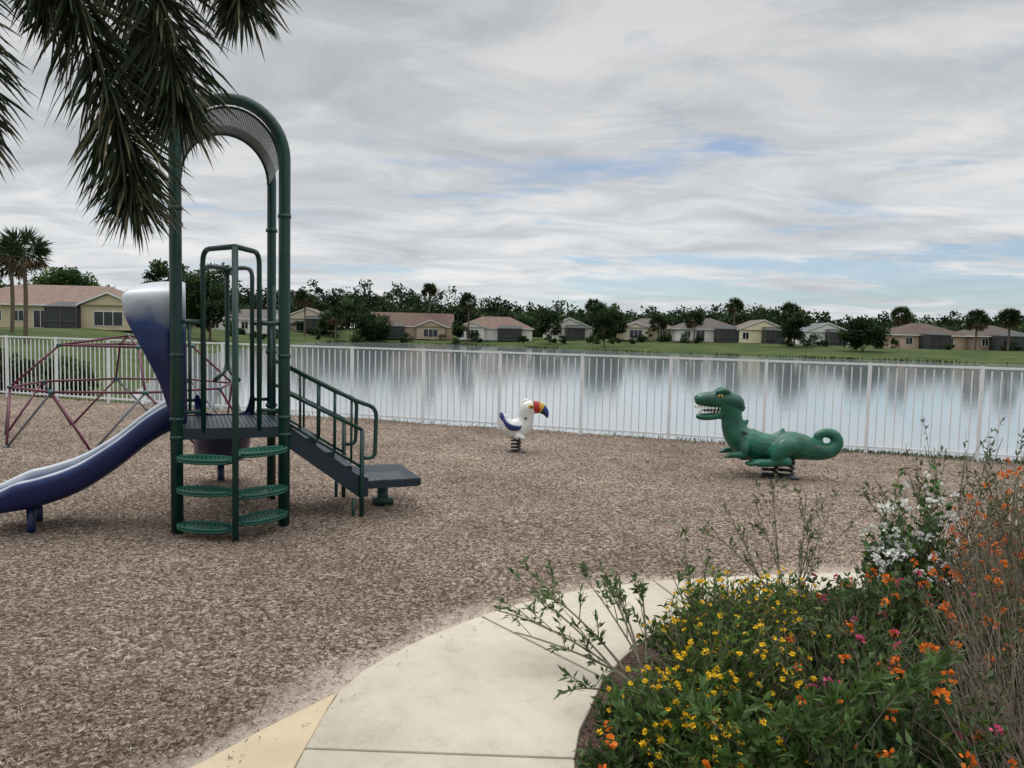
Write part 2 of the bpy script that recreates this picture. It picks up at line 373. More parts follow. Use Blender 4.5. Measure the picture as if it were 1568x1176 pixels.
for ly in (.12,.88):
    v=[(W+.03,ly-.012,.80),(W+.03,ly-.012,.62),(1.42,ly-.012,.16),(1.50,ly-.012,.16),(1.50,ly-.012,.32),(1.40,ly-.012,.36)]
    v2=[(a,b_+.024,c) for a,b_,c in v]; n_=6
    mb.add(v+v2,[tuple(range(n_)),tuple(range(2*n_-1,n_-1,-1))]+[(i+n_,(i+1)%n_+n_,(i+1)%n_,i) for i in range(n_)])
for i in range(3):
    t=(i+1)/4; box(mb,(W+.03+t*.6,.5,.79-t*.5),(.19,.735,.03))
    box(mb,(W+.12+t*.6,.5,.79-t*.5-.06),(.012,.735,.1))
for y in (.13,.87): box(mb,(1.70,y,.255),(.49,.03,.06))
for x in (1.44,1.96): box(mb,(x,.5,.255),(.03,.71,.06))
mb.build('stair_frame',[M_deckdark],ps)
mb=MB(); box(mb,(1.70,.5,.292),(.54,.77,.006)); o=mb.build('landing_surface',[M_perfdeck],ps); set_uv(o,lambda c:(c.x+5,c.y+5))
mb=MB()
tube(mb,[(1.72,.5,-.1),(1.72,.5,.22)],.05,12); box(mb,(1.72,.5,.03),(.16,.16,.06))
for ly in (.09,.91):
    tube(mb,[(1.44,ly,-.1),(1.44,ly,.74)],.02)
    tube(mb,fillet([(W,ly,1.30),(1.40,ly,.98),(1.56,ly,.93),(1.55,ly,.50),(1.44,ly,.50)],.09),.018)
    tube(mb,[(W,ly,1.08),(1.44,ly,.74)],.015)
    tube(mb,[(W,ly,.84),(1.44,ly,.42)],.012)
    for t in (.22,.45,.68,.9):
        x=W+t*.62; tube(mb,[(x,ly,.84-.42*t),(x,ly,1.29-.32*t)],.010)
    tube(mb,[(1.37,ly,.16),(1.37,ly,-.1)],.016)
mb.build('stair_handrails',[M_green],ps,True)
def slidemat():
    m,nt,b=newmat('blue_white_slide_plastic'); N=nt.nodes;L=nt.links
    at=N.new('ShaderNodeAttribute'); at.attribute_name='Col'; tc=N.new('ShaderNodeTexCoord')
    n1=N.new('ShaderNodeTexNoise'); n1.inputs['Scale'].default_value=5; n1.inputs['Detail'].default_value=8; L.new(tc.outputs['Object'],n1.inputs['Vector'])
    a=N.new('ShaderNodeMath'); a.operation='MULTIPLY_ADD'; a.inputs[1].default_value=.5; a.inputs[2].default_value=-.25; L.new(n1.outputs['Fac'],a.inputs[0])
    s=N.new('ShaderNodeMath'); s.operation='ADD'; s.use_clamp=True; L.new(at.outputs['Fac'],s.inputs[0]); L.new(a.outputs[0],s.inputs[1])
    rp=N.new('ShaderNodeValToRGB'); e=rp.color_ramp.elements; e[0].position=.25; e[0].color=(.004,.010,.075,1); e[1].position=.88; e[1].color=(.50,.54,.58,1)
    k=rp.color_ramp.elements.new(.52);k.color=(.022,.05,.17,1)
    L.new(s.outputs[0],rp.inputs[0]); L.new(rp.outputs[0],b.inputs['Base Color']); b.inputs['Roughness'].default_value=.35
    return m
M_slide=slidemat()
def make_slide(name,prof,flip,half=.26,yc=.5,wk=1.0):
    P=cr(prof,6); mb=MB(); V=[];C=[]
    q=[(-1.0,.02,.1),(-1.02,.11,.15),(-1.0,.165,.5),(-.93,.185,.95),(-.86,.165,.75),(-.80,.09,.35),(-.68,.02,.3),(-.35,0,.25),(0,-.005,.2),(.35,0,.25),(.68,.02,.3),(.80,.09,.35),(.86,.165,.75),(.93,.185,.95),(1.0,.165,.5),(1.02,.11,.15),(1.0,.02,.1),(.85,-.03,.1),(.5,-.055,.1),(0,-.06,.1),(-.5,-.055,.1),(-.85,-.03,.1)]
    n_=len(q)
    for i,(t,z) in enumerate(P):
        e=i/(len(P)-1); wall=1 if e<.8 else 1-.45*(e-.8)/.2
        for (y,h,c) in q:
            hh=h*wall if h>0 else h
            V.append(flip(t,yc+y*half,z+hh)); C.append([min(1,c*wk+(.12*wk if e>.85 else 0))]*3)
    F=[]
    for i in range(len(P)-1):
        for j in range(n_):
            a=i*n_+j;b_=i*n_+(j+1)%n_; F.append((a,b_,b_+n_,a+n_))
    F.append(tuple(range(n_))); F.append(tuple((len(P)-1)*n_+j for j in range(n_-1,-1,-1)))
    mb.add(V,F,0,C); return mb.build(name,[M_slide],ps,True)
make_slide('slide_chute',[(-.03,.80),(.06,.79),(.22,.69),(.45,.50),(.70,.34),(.95,.25),(1.15,.215),(1.30,.20)],lambda t,y,z:(-t,y,z),.29,.5)
make_slide('rear_slide_chute',[(-.03,.80),(.08,.78),(.3,.60),(.55,.42),(.85,.27),(1.15,.22)],lambda t,y,z:(y,Dp+t,z),.25,.39,.4)
mb=MB()
for y in (.33,.67): tube(mb,[(-1.02,y,-.1),(-1.02,y,.2)],.03,12)
tube(mb,[(.39,Dp+1.0,-.1),(.39,Dp+1.0,.2)],.035,12)
mb.build('slide_legs',[pm('blue_plastic',(.006,.014,.07),.4,.15)],ps,True)
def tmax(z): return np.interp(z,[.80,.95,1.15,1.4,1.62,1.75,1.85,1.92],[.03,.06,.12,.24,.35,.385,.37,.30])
def hood(fl,name):
    mb=MB(); V=[];C=[]
    ns=34;nr=9
    for i in range(ns+1):
        s=i/ns
        if s<.38: y=.14; z=.82+(1.78-.82)*(s/.38)
        elif s>.62: y=.86; z=.82+(1.78-.82)*((1-s)/.38)
        else:
            a=math.pi*(s-.38)/.24; y=.5-.36*math.cos(a); z=1.78+.15*math.sin(a)
        for j in range(nr+1):
            r_=j/nr; t=-.07+(tmax(z)+.07)*r_
            bulge=.035*math.sin(math.pi*r_)*(1 if y>.5 else -1)*(1 if abs(y-.5)>.3 else 0)
            edge=-.05*(r_**3)*math.sin(math.pi*min(1,max(0,(s-.38)/.24)))
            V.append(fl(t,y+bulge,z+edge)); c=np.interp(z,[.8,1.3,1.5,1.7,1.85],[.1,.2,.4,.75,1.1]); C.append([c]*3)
    F=[(i*(nr+1)+j,i*(nr+1)+j+1,(i+1)*(nr+1)+j+1,(i+1)*(nr+1)+j) for i in range(ns) for j in range(nr)]
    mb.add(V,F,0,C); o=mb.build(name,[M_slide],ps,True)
    sm=o.modifiers.new('s','SOLIDIFY'); sm.thickness=.035; sm.offset=0; o.modifiers.new('ss','SUBSURF').levels=1
hood(lambda t,y,z:(-t,y,z),'slide_hood')

# ---------------------------------------------------------------- dome climber
dc=empty('dome_climber',(-5.45,10.9,0),.2)
r0,r1,r2=1.6,1.42,.85
ring0=[(r0*math.cos(a),r0*math.sin(a),0) for a in np.arange(8)/8*2*math.pi]
ring1=[(r1*math.cos(a),r1*math.sin(a),.72) for a in (np.arange(8)+.5)/8*2*math.pi]
ring2=[(r2*math.cos(a),r2*math.sin(a),1.28) for a in np.arange(4)/4*2*math.pi+.4]
topc=(0,0,1.42)
mm1=MB();mm2=MB();hub=MB()
def bar(mbx,a,b_): tube(mbx,[a,b_],.016,8)
for i in range(8):
    bar(mm2,ring0[i],ring1[i]); bar(mm1,ring0[(i+1)%8],ring1[i]); bar(mm1,ring1[i],ring1[(i+1)%8])
for i in range(4):
    bar(mm1,ring2[i],ring2[(i+1)%4]); bar(mm1,ring2[i],topc)
    for j in range(8):
        if math.dist(ring2[i],ring1[j])<1.15: bar(mm1,ring2[i],ring1[j])
for p in ring1+ring2+[topc]+ring0: ell(hub,p,(.04,.04,.03),n=10,m=6)
mm1.build('magenta_bars',[pm('magenta_paint',(.095,.010,.033),.45,.2,3)],dc,True)
mm2.build('grey_bars',[pm('galvanised_bar',(.13,.13,.14),.5,.15,3)],dc,True)
hub.build('hubs',[pm('teal_hub',(.012,.08,.09),.4)],dc,True)

# ---------------------------------------------------------------- spring riders
M_spring=pm('black_spring_steel',(.02,.02,.022),.45,.2)
def helix(r,h,turns,n=90,z0=0,cx=0,cy=0): return [(cx+r*math.cos(t*turns*6.283),cy+r*math.sin(t*turns*6.283),z0+t*h) for t in np.linspace(0,1,n)]
dn=empty('dinosaur_spring_rider',(3.08,8.77,0),math.radians(-6))
mb=MB(); 
for c in (-.085,.10): tube(mb,helix(.08,.2,3.6,z0=.0,cx=c),.017,8)
box(mb,(0,0,.2),(.34,.2,.02)); box(mb,(0,0,.005),(.42,.3,.02))
mb.build('spring',[M_spring],dn,True)
def loft4(mb,pts,n=16,k=6,sq=(1,1)):
    P=cr(pts,k); tube(mb,P[:,:3],np.maximum(P[:,3],.004),n,sq=sq)
mb=MB()
loft4(mb,[(-.44,0,.44,.14),(-.36,0,.39,.175),(-.22,0,.35,.165),(-.05,0,.34,.15),(.12,0,.365,.165),(.26,0,.355,.15),(.38,0,.325,.12),(.50,0,.315,.10),(.60,0,.345,.086),(.645,0,.43,.072),(.60,0,.51,.062),(.50,0,.525,.052),(.425,0,.485,.044),(.44,0,.435,.036),(.49,0,.43,.028)])
loft4(mb,[(-.38,0,.38,.165),(-.47,0,.47,.15),(-.52,0,.57,.13),(-.54,0,.68,.12),(-.575,0,.78,.13),(-.63,0,.835,.13)])
loft4(mb,[(-.43,0,.78,.07),(-.50,0,.835,.125),(-.60,0,.865,.14),(-.70,0,.872,.128),(-.80,0,.872,.108),(-.88,0,.868,.094),(-.935,0,.862,.075),(-.96,0,.858,.05),(-.968,0,.856,.02)],sq=(.82,1.0))
loft4(mb,[(-.52,0,.77,.10),(-.62,0,.725,.09),(-.72,0,.685,.068),(-.82,0,.668,.062),(-.90,0,.668,.054),(-.935,0,.672,.035),(-.945,0,.674,.012)],sq=(.7,1.15))
for s in (-1,1):
    loft4(mb,[(-.58,s*.085,.955,.02),(-.65,s*.105,.98,.036),(-.74,s*.09,.955,.022)])
    loft4(mb,[(.14,s*.11,.38,.085),(.04,s*.165,.37,.11),(-.06,s*.175,.28,.09),(-.10,s*.175,.235,.065)])
    loft4(mb,[(-.12,s*.175,.25,.065),(-.0,s*.19,.215,.055),(.10,s*.19,.20,.048)])
    loft4(mb,[(.06,s*.19,.205,.05),(-.10,s*.2,.19,.045),(-.24,s*.2,.185,.048),(-.33,s*.2,.19,.032)])
    for o_ in (-.035,0,.035): loft4(mb,[(-.26,s*.2+o_,.185,.026),(-.35,s*.2+o_*1.3,.175,.024),(-.40,s*.2+o_*1.4,.165,.012)],8)
    loft4(mb,[(-.40,s*.12,.43,.07),(-.41,s*.18,.34,.056),(-.43,s*.185,.265,.045),(-.51,s*.19,.265,.036),(-.59,s*.185,.255,.034)])
    for o_ in (-.028,0,.028): loft4(mb,[(-.58,s*.185+o_,.257,.02),(-.635,s*.185+o_*1.2,.23,.013)],8,4)
loft4(mb,[(-.43,0,.57,.05),(-.39,0,.61,.036),(-.345,0,.645,.012)],10)
loft4(mb,[(.0,0,.46,.07),(.03,0,.51,.045),(.045,0,.565,.014)],10)
loft4(mb,[(-.50,0,.72,.03),(-.42,0,.76,.02),(-.385,0,.80,.008)],8)
M_dino=pm('dinosaur_green_paint',(.006,.095,.055),.38,.45,6,.35,40)
o=mb.build('dinosaur_body',[M_dino],dn,True)
md=o.modifiers.new('r','REMESH'); md.mode='VOXEL'; md.voxel_size=.011; md.use_smooth_shade=True
md=o.modifiers.new('s','SMOOTH'); md.iterations=4; md.factor=.5
mb=MB()
for s in (-1,1):
    for i in range(9):
        x=-.945+i*.037; yy=s*(.062+.004*i)
        mb.add([(x-.012,yy,.79),(x+.012,yy,.79),(x,yy-.014*s,.79),(x,yy,.748)],[(0,1,3),(1,2,3),(2,0,3)])
    for i in range(7):
        x=-.915+i*.037; zb=.703+.004*i; yy=s*(.045+.004*i)
        mb.add([(x-.010,yy,zb),(x+.010,yy,zb),(x,yy-.012*s,zb),(x,yy,zb+.036)],[(0,1,3),(1,2,3),(2,0,3)])
mb.build('teeth',[pm('tooth_white',(.75,.73,.67),.4,.05)],dn)
mb=MB(); ell(mb,(-.72,0,.745),(.17,.05,.018)); mb.build('tongue',[pm('mouth_dark',(.08,.012,.015),.5,.1)],dn,True)
mb=MB()
for s in (-1,1): ell(mb,(-.69,s*.112,.92),(.032,.022,.024))
mb.build('eyes',[pm('eye_yellow',(.4,.34,.10),.25,.1)],dn,True)
mb=MB()
for s in (-1,1): ell(mb,(-.695,s*.131,.92),(.012,.006,.016))
for s in (-1,1): ell(mb,(-.945,s*.035,.905),(.012,.012,.008))
tube(mb,[(-.42,-.26,.52),(-.42,.26,.52)],.016,10); tube(mb,[(-.02,-.27,.17),(-.02,.27,.17)],.014,8)
mb.build('pupils_and_handle',[M_spring],dn,True)

tn=empty('toucan_spring_rider',(.07,10.16,0),math.radians(8))
mb=MB(); tube(mb,helix(.06,.2,4.5),.014,8); box(mb,(0,0,.205),(.16,.14,.015)); box(mb,(0,0,.005),(.24,.24,.016)); mb.build('spring',[M_spring],tn,True)
mb=MB()
loft4(mb,[(-.17,0,.50,.035),(-.155,0,.42,.07),(-.10,0,.345,.11),(-.01,0,.31,.13),(.08,0,.34,.12),(.12,0,.43,.10),(.13,0,.52,.098),(.15,0,.585,.10),(.17,0,.61,.09)],sq=(1,1.1))
loft4(mb,[(.13,0,.585,.09),(.17,0,.60,.095),(.215,0,.60,.08)])
loft4(mb,[(.08,0,.66,.03),(.12,0,.69,.03),(.17,0,.70,.014)])
for s in (-1,1):
    loft4(mb,[(-.02,s*.10,.24,.05),(.04,s*.12,.21,.04),(.10,s*.12,.20,.03)])
o=mb.build('toucan_body',[pm('toucan_white_paint',(.62,.61,.58),.4,.15,8)],tn,True)
md=o.modifiers.new('r','REMESH'); md.mode='VOXEL'; md.voxel_size=.009; md.use_smooth_shade=True
o.modifiers.new('s','SMOOTH').iterations=5
mb=MB(); P=cr([(.215,0,.60,.088),(.27,0,.60,.083),(.33,0,.585,.07),(.385,0,.54,.05),(.41,0,.49,.026),(.413,0,.46,.008)],5)
nseg=16; tube(mb,P[:,:3],P[:,3],nseg,sq=(1.0,.62))
mats=[]
for i in range(len(P)-1):
    for j in range(nseg):
        ang=(j+.5)/nseg*2*math.pi; up_=math.cos(ang)>-.1
        if i<1 or i>20: mats.append(0)
        elif i<9: mats.append(1 if not (i>6 and up_) else 2)
        elif i<11: mats.append(2)
        else: mats.append(3 if up_ else 0)
mats+= [0,0]; mb.m=mats
mb.build('beak',[M_spring,pm('beak_red',(.38,.02,.012),.4,.1),pm('beak_yellow',(.6,.33,.02),.4,.1),pm('beak_blue',(.01,.035,.2),.4,.1)],tn,True)
mb=MB()
for s in (-1,1):
    loft4(mb,[(-.19,s*.05,.50,.012),(-.17,s*.085,.42,.03),(-.10,s*.125,.35,.05),(-.0,s*.138,.335,.045),(.05,s*.125,.36,.015)],10,sq=(1,.5))
    loft4(mb,[(-.205,s*.02,.52,.02),(-.195,s*.035,.47,.03),(-.17,s*.045,.41,.02)],8)
mb.build('wing_patches',[pm('toucan_blue',(.015,.03,.15),.4,.1)],tn,True)
mb=MB()
for s in (-1,1): ell(mb,(.175,s*.088,.615),(.036,.018,.032))
mb.build('eye_rings',[pm('toucan_yellow',(.6,.36,.04),.4,.1)],tn,True)
mb=MB()
for s in (-1,1): ell(mb,(.18,s*.104,.617),(.015,.008,.015))
tube(mb,[(.10,-.2,.47),(.10,.2,.47)],.013,8); tube(mb,[(.02,-.2,.20),(.02,.2,.20)],.012,8)
mb.build('eyes_and_handle',[M_spring],tn,True)

# ---------------------------------------------------------------- houses
M_glass=pm('dark_window_glass',(.02,.025,.03),.15,.3,1)
M_trim=pm('white_trim',(.68,.67,.64),.5,.05)
M_screen=pm('lanai_screen',(.03,.035,.035),.7,.3,.6)
M_frame=pm('bronze_frame',(.09,.075,.06),.5,.1)
def roofmat(i,c):
    m=pm('roof_shingle_%d'%i,c,.85,.22,1.5); nt=m.node_tree; b=nt.nodes['Principled BSDF']
    tc=nt.nodes.new('ShaderNodeTexCoord'); w=nt.nodes.new('ShaderNodeTexWave'); w.bands_direction='Z'; w.inputs['Scale'].default_value=2.5; nt.links.new(tc.outputs['Object'],w.inputs['Vector'])
    bp=nt.nodes.new('ShaderNodeBump'); bp.inputs['Strength'].default_value=.5; bp.inputs['Distance'].default_value=.05; nt.links.new(w.outputs['Fac'],bp.inputs['Height']); nt.links.new(bp.outputs[0],b.inputs['Normal'])
    return m
hid=0
def house(X,Y,w,d,rot,wall,roof,kind='hip',wh=2.6,rh=2.0,lanai=0,gable=None):
    global hid; hid+=1
    roof=tuple(c*.72 for c in roof)
    e=empty('house',(X,Y,hz1(X,Y)-.1),rot)
    Mw=pm('stucco_%d'%hid,wall,.85,.08,.8); Mr=roofmat(hid,roof)
    mb=MB(); box(mb,(0,0,wh/2),(w,d,wh))
    mr=MB(); o=.45; z0=wh+.02
    def hip(cx,cy,ww,dd,hh,zb):
        a,b_=ww/2+o,dd/2+o
        r_=max(.1,a-b_) if ww>=dd else 0; q=max(.1,b_-a) if dd>ww else 0
        v=[(cx-a,cy-b_,zb),(cx+a,cy-b_,zb),(cx+a,cy+b_,zb),(cx-a,cy+b_,zb),(cx-r_,cy-q,zb+hh),(cx+r_,cy+q,zb+hh),
           (cx-a,cy-b_,zb-.18),(cx+a,cy-b_,zb-.18),(cx+a,cy+b_,zb-.18),(cx-a,cy+b_,zb-.18)]
        if ww>=dd: f=[(0,1,5,4),(1,2,5),(2,3,4,5),(3,0,4)]
        else: f=[(0,1,4),(1,2,5,4),(2,3,5),(3,0,4,5)]
        mr.add(v,f+[(6,7,1,0),(7,8,2,1),(8,9,3,2),(9,6,0,3),(9,8,7,6)],[0]*4+[1]*5)
    def gab(cx,cy,ww,dd,hh,zb,axis_='y'):
        a,b_=ww/2+o,dd/2+o*.6
        if axis_=='y':
            v=[(cx-a,cy-b_,zb),(cx+a,cy-b_,zb),(cx+a,cy+b_,zb),(cx-a,cy+b_,zb),(cx,cy-b_,zb+hh),(cx,cy+b_,zb+hh)]
            f=[(1,2,5,4),(3,0,4,5),(0,3,2,1)]; 
            wl=[(cx-ww/2,cy-dd/2+.0,zb-.03),(cx+ww/2,cy-dd/2,zb-.03),(cx,cy-dd/2,zb+hh*ww/2/a-.05)]
            mb.add(wl,[(0,1,2)]); wl2=[(x_,cy+dd/2,z_) for x_,_,z_ in wl]; mb.add(wl2,[(2,1,0)])
            for s in (-1,1):
                mr.add([(cx+s*a,cy-b_-.03,zb-.15),(cx+s*a,cy-b_-.03,zb+.05),(cx,cy-b_-.03,zb+hh+.05),(cx,cy-b_-.03,zb+hh-.18)],[(0,1,2,3)],1)
        else:
            v=[(cx-a,cy-b_,zb),(cx+a,cy-b_,zb),(cx+a,cy+b_,zb),(cx-a,cy+b_,zb),(cx-a,cy,zb+hh),(cx+a,cy,zb+hh)]
            f=[(0,1,5,4),(2,3,4,5),(0,3,2,1)]
            for s in (-1,1): mb.add([(cx+s*ww/2,cy-dd/2,zb-.03),(cx+s*ww/2,cy+dd/2,zb-.03),(cx+s*ww/2,cy,zb+hh-.25)],[(0,1,2)])
            mr.add([(cx-a,cy-b_-.01,zb-.16),(cx+a,cy-b_-.01,zb-.16),(cx+a,cy-b_-.01,zb+.02),(cx-a,cy-b_-.01,zb+.02)],[(0,1,2,3)],1)
        mr.add(v,f,0)
    if kind=='hip': hip(0,0,w,d,rh,z0)
    elif kind=='gabley': gab(0,0,w,d,rh,z0,'y')
    else: gab(0,0,w,d,rh,z0,'x')
    if gable:
        gx,gw=gable; box(mb,(gx,-d/2-1.0,wh/2),(gw,2.0,wh)); gab(gx,-d/2+.5,gw,5.0,gw*.24,z0+.01,'y')
    mb.build('walls',[Mw],e); mr.build('roof',[Mr,M_trim],e)
    g=MB()
    def win(cx,cz,ww,hh,y,mat=0,n=2):
        box(g,(cx,y,cz),(ww+.2,.06,hh+.2),1); box(g,(cx,y-.04,cz),(ww,.04,hh),mat)
        for i in range(1,n): box(g,(cx-ww/2+ww*i/n,y-.065,cz),(.07,.03,hh),1)
    fr=-d/2
    spots=np.arange(-w/2+1.4,w/2-1,2.6)
    for i,sx in enumerate(spots):
        if gable and abs(sx-gable[0])<gable[1]/2+.7: continue
        if lanai and abs(sx-lanai[0])<lanai[1]/2+.5: continue
        if i%3==1: win(sx,1.15,1.6,2.0,fr-.02,0,2)
        else: win(sx,1.5,1.1,1.2,fr-.02,0,2)
    if gable: 
        win(gable[0],1.35,gable[1]*.5,1.6,fr-2.02,0,3)
    g.build('windows',[M_glass,M_trim],e)
    if lanai:
        lx,lw=lanai; s=MB(); dep=3.0
        box(s,(lx,fr-dep/2-.05,1.3),(lw,dep,2.5),0)
        for i in range(int(lw/1.3)+1):
            xx=lx-lw/2+i*lw/int(lw/1.3); box(s,(xx,fr-dep-.08,1.3),(.09,.06,2.6),1)
        for z in (.05,.9,2.6): box(s,(lx,fr-dep-.12,z),(lw+.1,.05,.1),1)
        z1=2.68; s.add([(lx-lw/2,fr-dep-.1,z1),(lx+lw/2,fr-dep-.1,z1),(lx+lw/2,fr-.1,z1+.6),(lx-lw/2,fr-.1,z1+.6)],[(0,1,2,3)],0)
        s.build('screened_lanai',[M_screen,M_frame],e)
def hx(px,D): return (px-784)*D/1176
house(hx(70,95),99,23,12,.05,(.52,.44,.29),(.26,.17,.13),'hip',2.9,2.6,gable=(9.2,6.5),lanai=(4.2,3.6))
house(hx(372,140),142,11,9,.0,(.68,.67,.62),(.14,.12,.11),'gablex',2.6,1.8)
house(hx(470,165),168,11,10,.1,(.55,.48,.37),(.17,.11,.08),'gabley',2.6,2.4,lanai=(2,4.5))
house(hx(628,170),172,17.5,11,.12,(.45,.34,.25),(.15,.09,.065),'gablex',2.7,3.0,gable=(4,6),lanai=(-4.5,6))
house(hx(757,168),171,16,10,-.05,(.76,.73,.67),(.21,.13,.10),'hip',2.7,2.5,gable=(-4.5,5),lanai=(3.5,5))
house(hx(868,170),174,10,9,.05,(.6,.57,.51),(.12,.105,.10),'gabley',2.6,2.2,lanai=(1,4))
house(hx(990,165),168,12,10,-.1,(.70,.61,.46),(.15,.12,.105),'hip',2.6,2.1,gable=(-2.5,5))
house(hx(1083,155),159,12.5,10,.05,(.74,.72,.66),(.12,.095,.085),'hip',2.6,2.2,lanai=(2.5,4))
house(hx(1165,152),156,9.5,10,-.05,(.78,.70,.47),(.20,.15,.12),'gabley',2.6,2.1,lanai=(1.5,3.6))
house(hx(1265,150),154,8.5,10,-.1,(.78,.77,.74),(.17,.17,.18),'gabley',2.6,1.9,lanai=(1,3))
house(hx(1420,140),144,12.5,10,.08,(.52,.38,.28),(.12,.075,.06),'hip',2.6,2.2,lanai=(-1,4))
house(hx(1530,138),142,11.5,10,.1,(.30,.23,.17),(.11,.08,.065),'hip',2.6,2.0,lanai=(0,7))

# ---------------------------------------------------------------- trees
GR=[(.012,.027,.010),(.019,.038,.012),(.028,.052,.016),(.043,.070,.022)]
def crown(mb,c,rx,rz,ncl,nl,ls,bright=1,csr=(.2,.38)):
    c=np.array(c,float)
    dirs=unit(rng.normal(size=(ncl,3))); rad=rng.uniform(.2,1.0,ncl)**.6
    cl=c+dirs*rad[:,None]*np.array([rx,rx,rz])*.85
    tn=rng.choice(4,ncl)
    for i in range(ncl):
        cs=rx*rng.uniform(*csr)
        p=cl[i]+unit(rng.normal(size=(nl,3)))*(rng.random((nl,1))**.45)*np.array([cs,cs,cs*.7])
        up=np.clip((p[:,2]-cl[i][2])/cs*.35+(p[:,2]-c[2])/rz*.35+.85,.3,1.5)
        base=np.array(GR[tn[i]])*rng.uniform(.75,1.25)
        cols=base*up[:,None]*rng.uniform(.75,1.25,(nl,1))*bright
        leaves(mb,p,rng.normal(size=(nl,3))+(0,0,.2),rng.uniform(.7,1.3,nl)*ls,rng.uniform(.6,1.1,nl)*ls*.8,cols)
    return cl
def tree(name,X,Y,h,w,ncl=26,nl=55,ls=.4,bright=1,th=.35,mb=None,csr=(.2,.38),limbs=5):
    own=mb is None
    if own: mb=MB()
    z=hz1(X,Y)
    rz=h*(1-th)/2; cz=z+h-rz
    cl=crown(mb,(X,Y,cz),w/2,rz,ncl,nl,ls,bright,csr)
    r_=.022*h
    tube(mb,cr([(X,Y,z-.1),(X+.03*w,Y,z+h*th*.6),(X-.02*w,Y,cz),(X,Y,z+h*.85)],3),np.linspace(r_,r_*.25,10),6,1,(1,1,1))
    for k in range(limbs):
        q=cl[k]; tube(mb,[(X,Y,z+h*th*.9),((X+q[0])/2,(Y+q[1])/2,(z+h*th+q[2])/2+.2),q],[r_*.5,r_*.3,r_*.12],5,1)
    if own: mb.build(name,[M_leafd,M_bark])
tree('oak_tree',hx(318,100),100,10.8,8.8,56,130,.42,1.2,.12)
tree('oak_tree',hx(262,112),112,11,7.5,44,120,.44,1.3,.15)
tree('oak_tree',hx(90,120),122,10,9,44,110,.48,2.0,.15)
tree('shrub_tree',hx(568,158),158,6.2,9.5,40,110,.45,.95,.03)
tree('oak_tree',hx(922,140),140,8.9,7,46,110,.42,1.25,.12)
tree('oak_tree',hx(838,152),152,7.2,6.5,34,90,.42,1.1,.15)
tree('shrub_tree',hx(1318,125),125,5.8,8,46,120,.40,.9,.03)
tree('oak_tree',hx(1213,135),135,6.6,5.8,36,100,.4,1.05,.1)
tree('oak_tree',hx(505,160),160,5.6,6,26,80,.4,1.5,.12)
tree('oak_tree',hx(945,160),160,5,4,20,80,.4,1.1,.2)
tree('oak_tree',hx(1150,175),175,8.4,9,30,90,.45,1,.15)
tree('oak_tree',hx(1385,150),150,5,4.4,20,80,.4,1,.15)
tree('oak_tree',hx(1480,146),146,5.6,5,24,80,.4,1.1,.15)
tree('oak_tree',hx(700,158),158,5,4,20,80,.4,1.1,.15)
mb=MB()
xsq=[-200,0,130,180,300,420,520,620,700,780,860,950,1060,1130,1200,1300,1450,1568,1800]
hq=[13,13.2,12.8,9.8,12,12.2,13.4,13.0,11.3,9.4,9.4,8.0,8.2,9.6,8.8,7.6,8.4,8.6,9]
for row,(D0,hs,st,hv) in enumerate(((235,1.05,14,(.78,1.12)),(212,.95,17,(.6,1.15)),(194,.62,13,(.7,1.3)))):
    x_=-260
    while x_<1880:
        D=D0-(55 if x_<240 else 0)+rng.uniform(-7,7); h=np.interp(x_,xsq,hq)*hs*rng.uniform(*hv)*D/210
        tree('',hx(x_,D),D,h,rng.uniform(7,14),13,32,.9,rng.uniform(.5,1.35),.02,mb,(.26,.48),2)
        x_+=st*rng.uniform(.6,1.2)
mb.build('distant_trees',[M_leafd,M_bark])
mb=MB()
for i in range(95):
    px_=rng.uniform(200,1560); D=rng.uniform(150,166) if px_<1200 else rng.uniform(132,145)
    if px_<430: D=rng.uniform(120,140)
    X=hx(px_,D); h=rng.uniform(.8,2.3); z=hz1(X,D)
    crown(mb,(X,D,z+h*.45),h*rng.uniform(.5,1.0),h*.55,8,45,.3,rng.uniform(.8,1.7),(.3,.5))
mb.build('garden_shrubs',[M_leafd])
mb=MB()
for seg in range(5,13):
    a=LAKE[seg];b_=LAKE[seg+1]; ln=np.linalg.norm(b_-a); n=int(ln*14)
    t=rng.random(n); p=a+(b_-a)*t[:,None]+rng.normal(0,.35,(n,2))
    keepm=np.sin(t*ln*.35+seg)+rng.normal(0,.6,n)>-.1; p=p[keepm]; n=len(p)
    base=np.c_[p,np.full(n,WZ-.05)]
    leaves(mb,base,np.c_[rng.normal(0,.3,(n,2)),np.ones(n)],rng.uniform(.25,.6,n),.16,np.array((.04,.055,.02))*rng.uniform(.5,1.4,(n,1)))
mb.build('shore_reeds',[M_leafd])
mb=MB()
for i in range(85):
    X=rng.uniform(-20,-9.3); Y=fy(X)+rng.uniform(.7,1.7); h=rng.uniform(.7,1.25)*(1 if X<-12 else .8)
    crown(mb,(X,Y,h*.5-.05),.45,h*.55,10,70,.075,rng.uniform(.8,1.7),(.25,.45))
mb.build('hedge',[M_leafd])
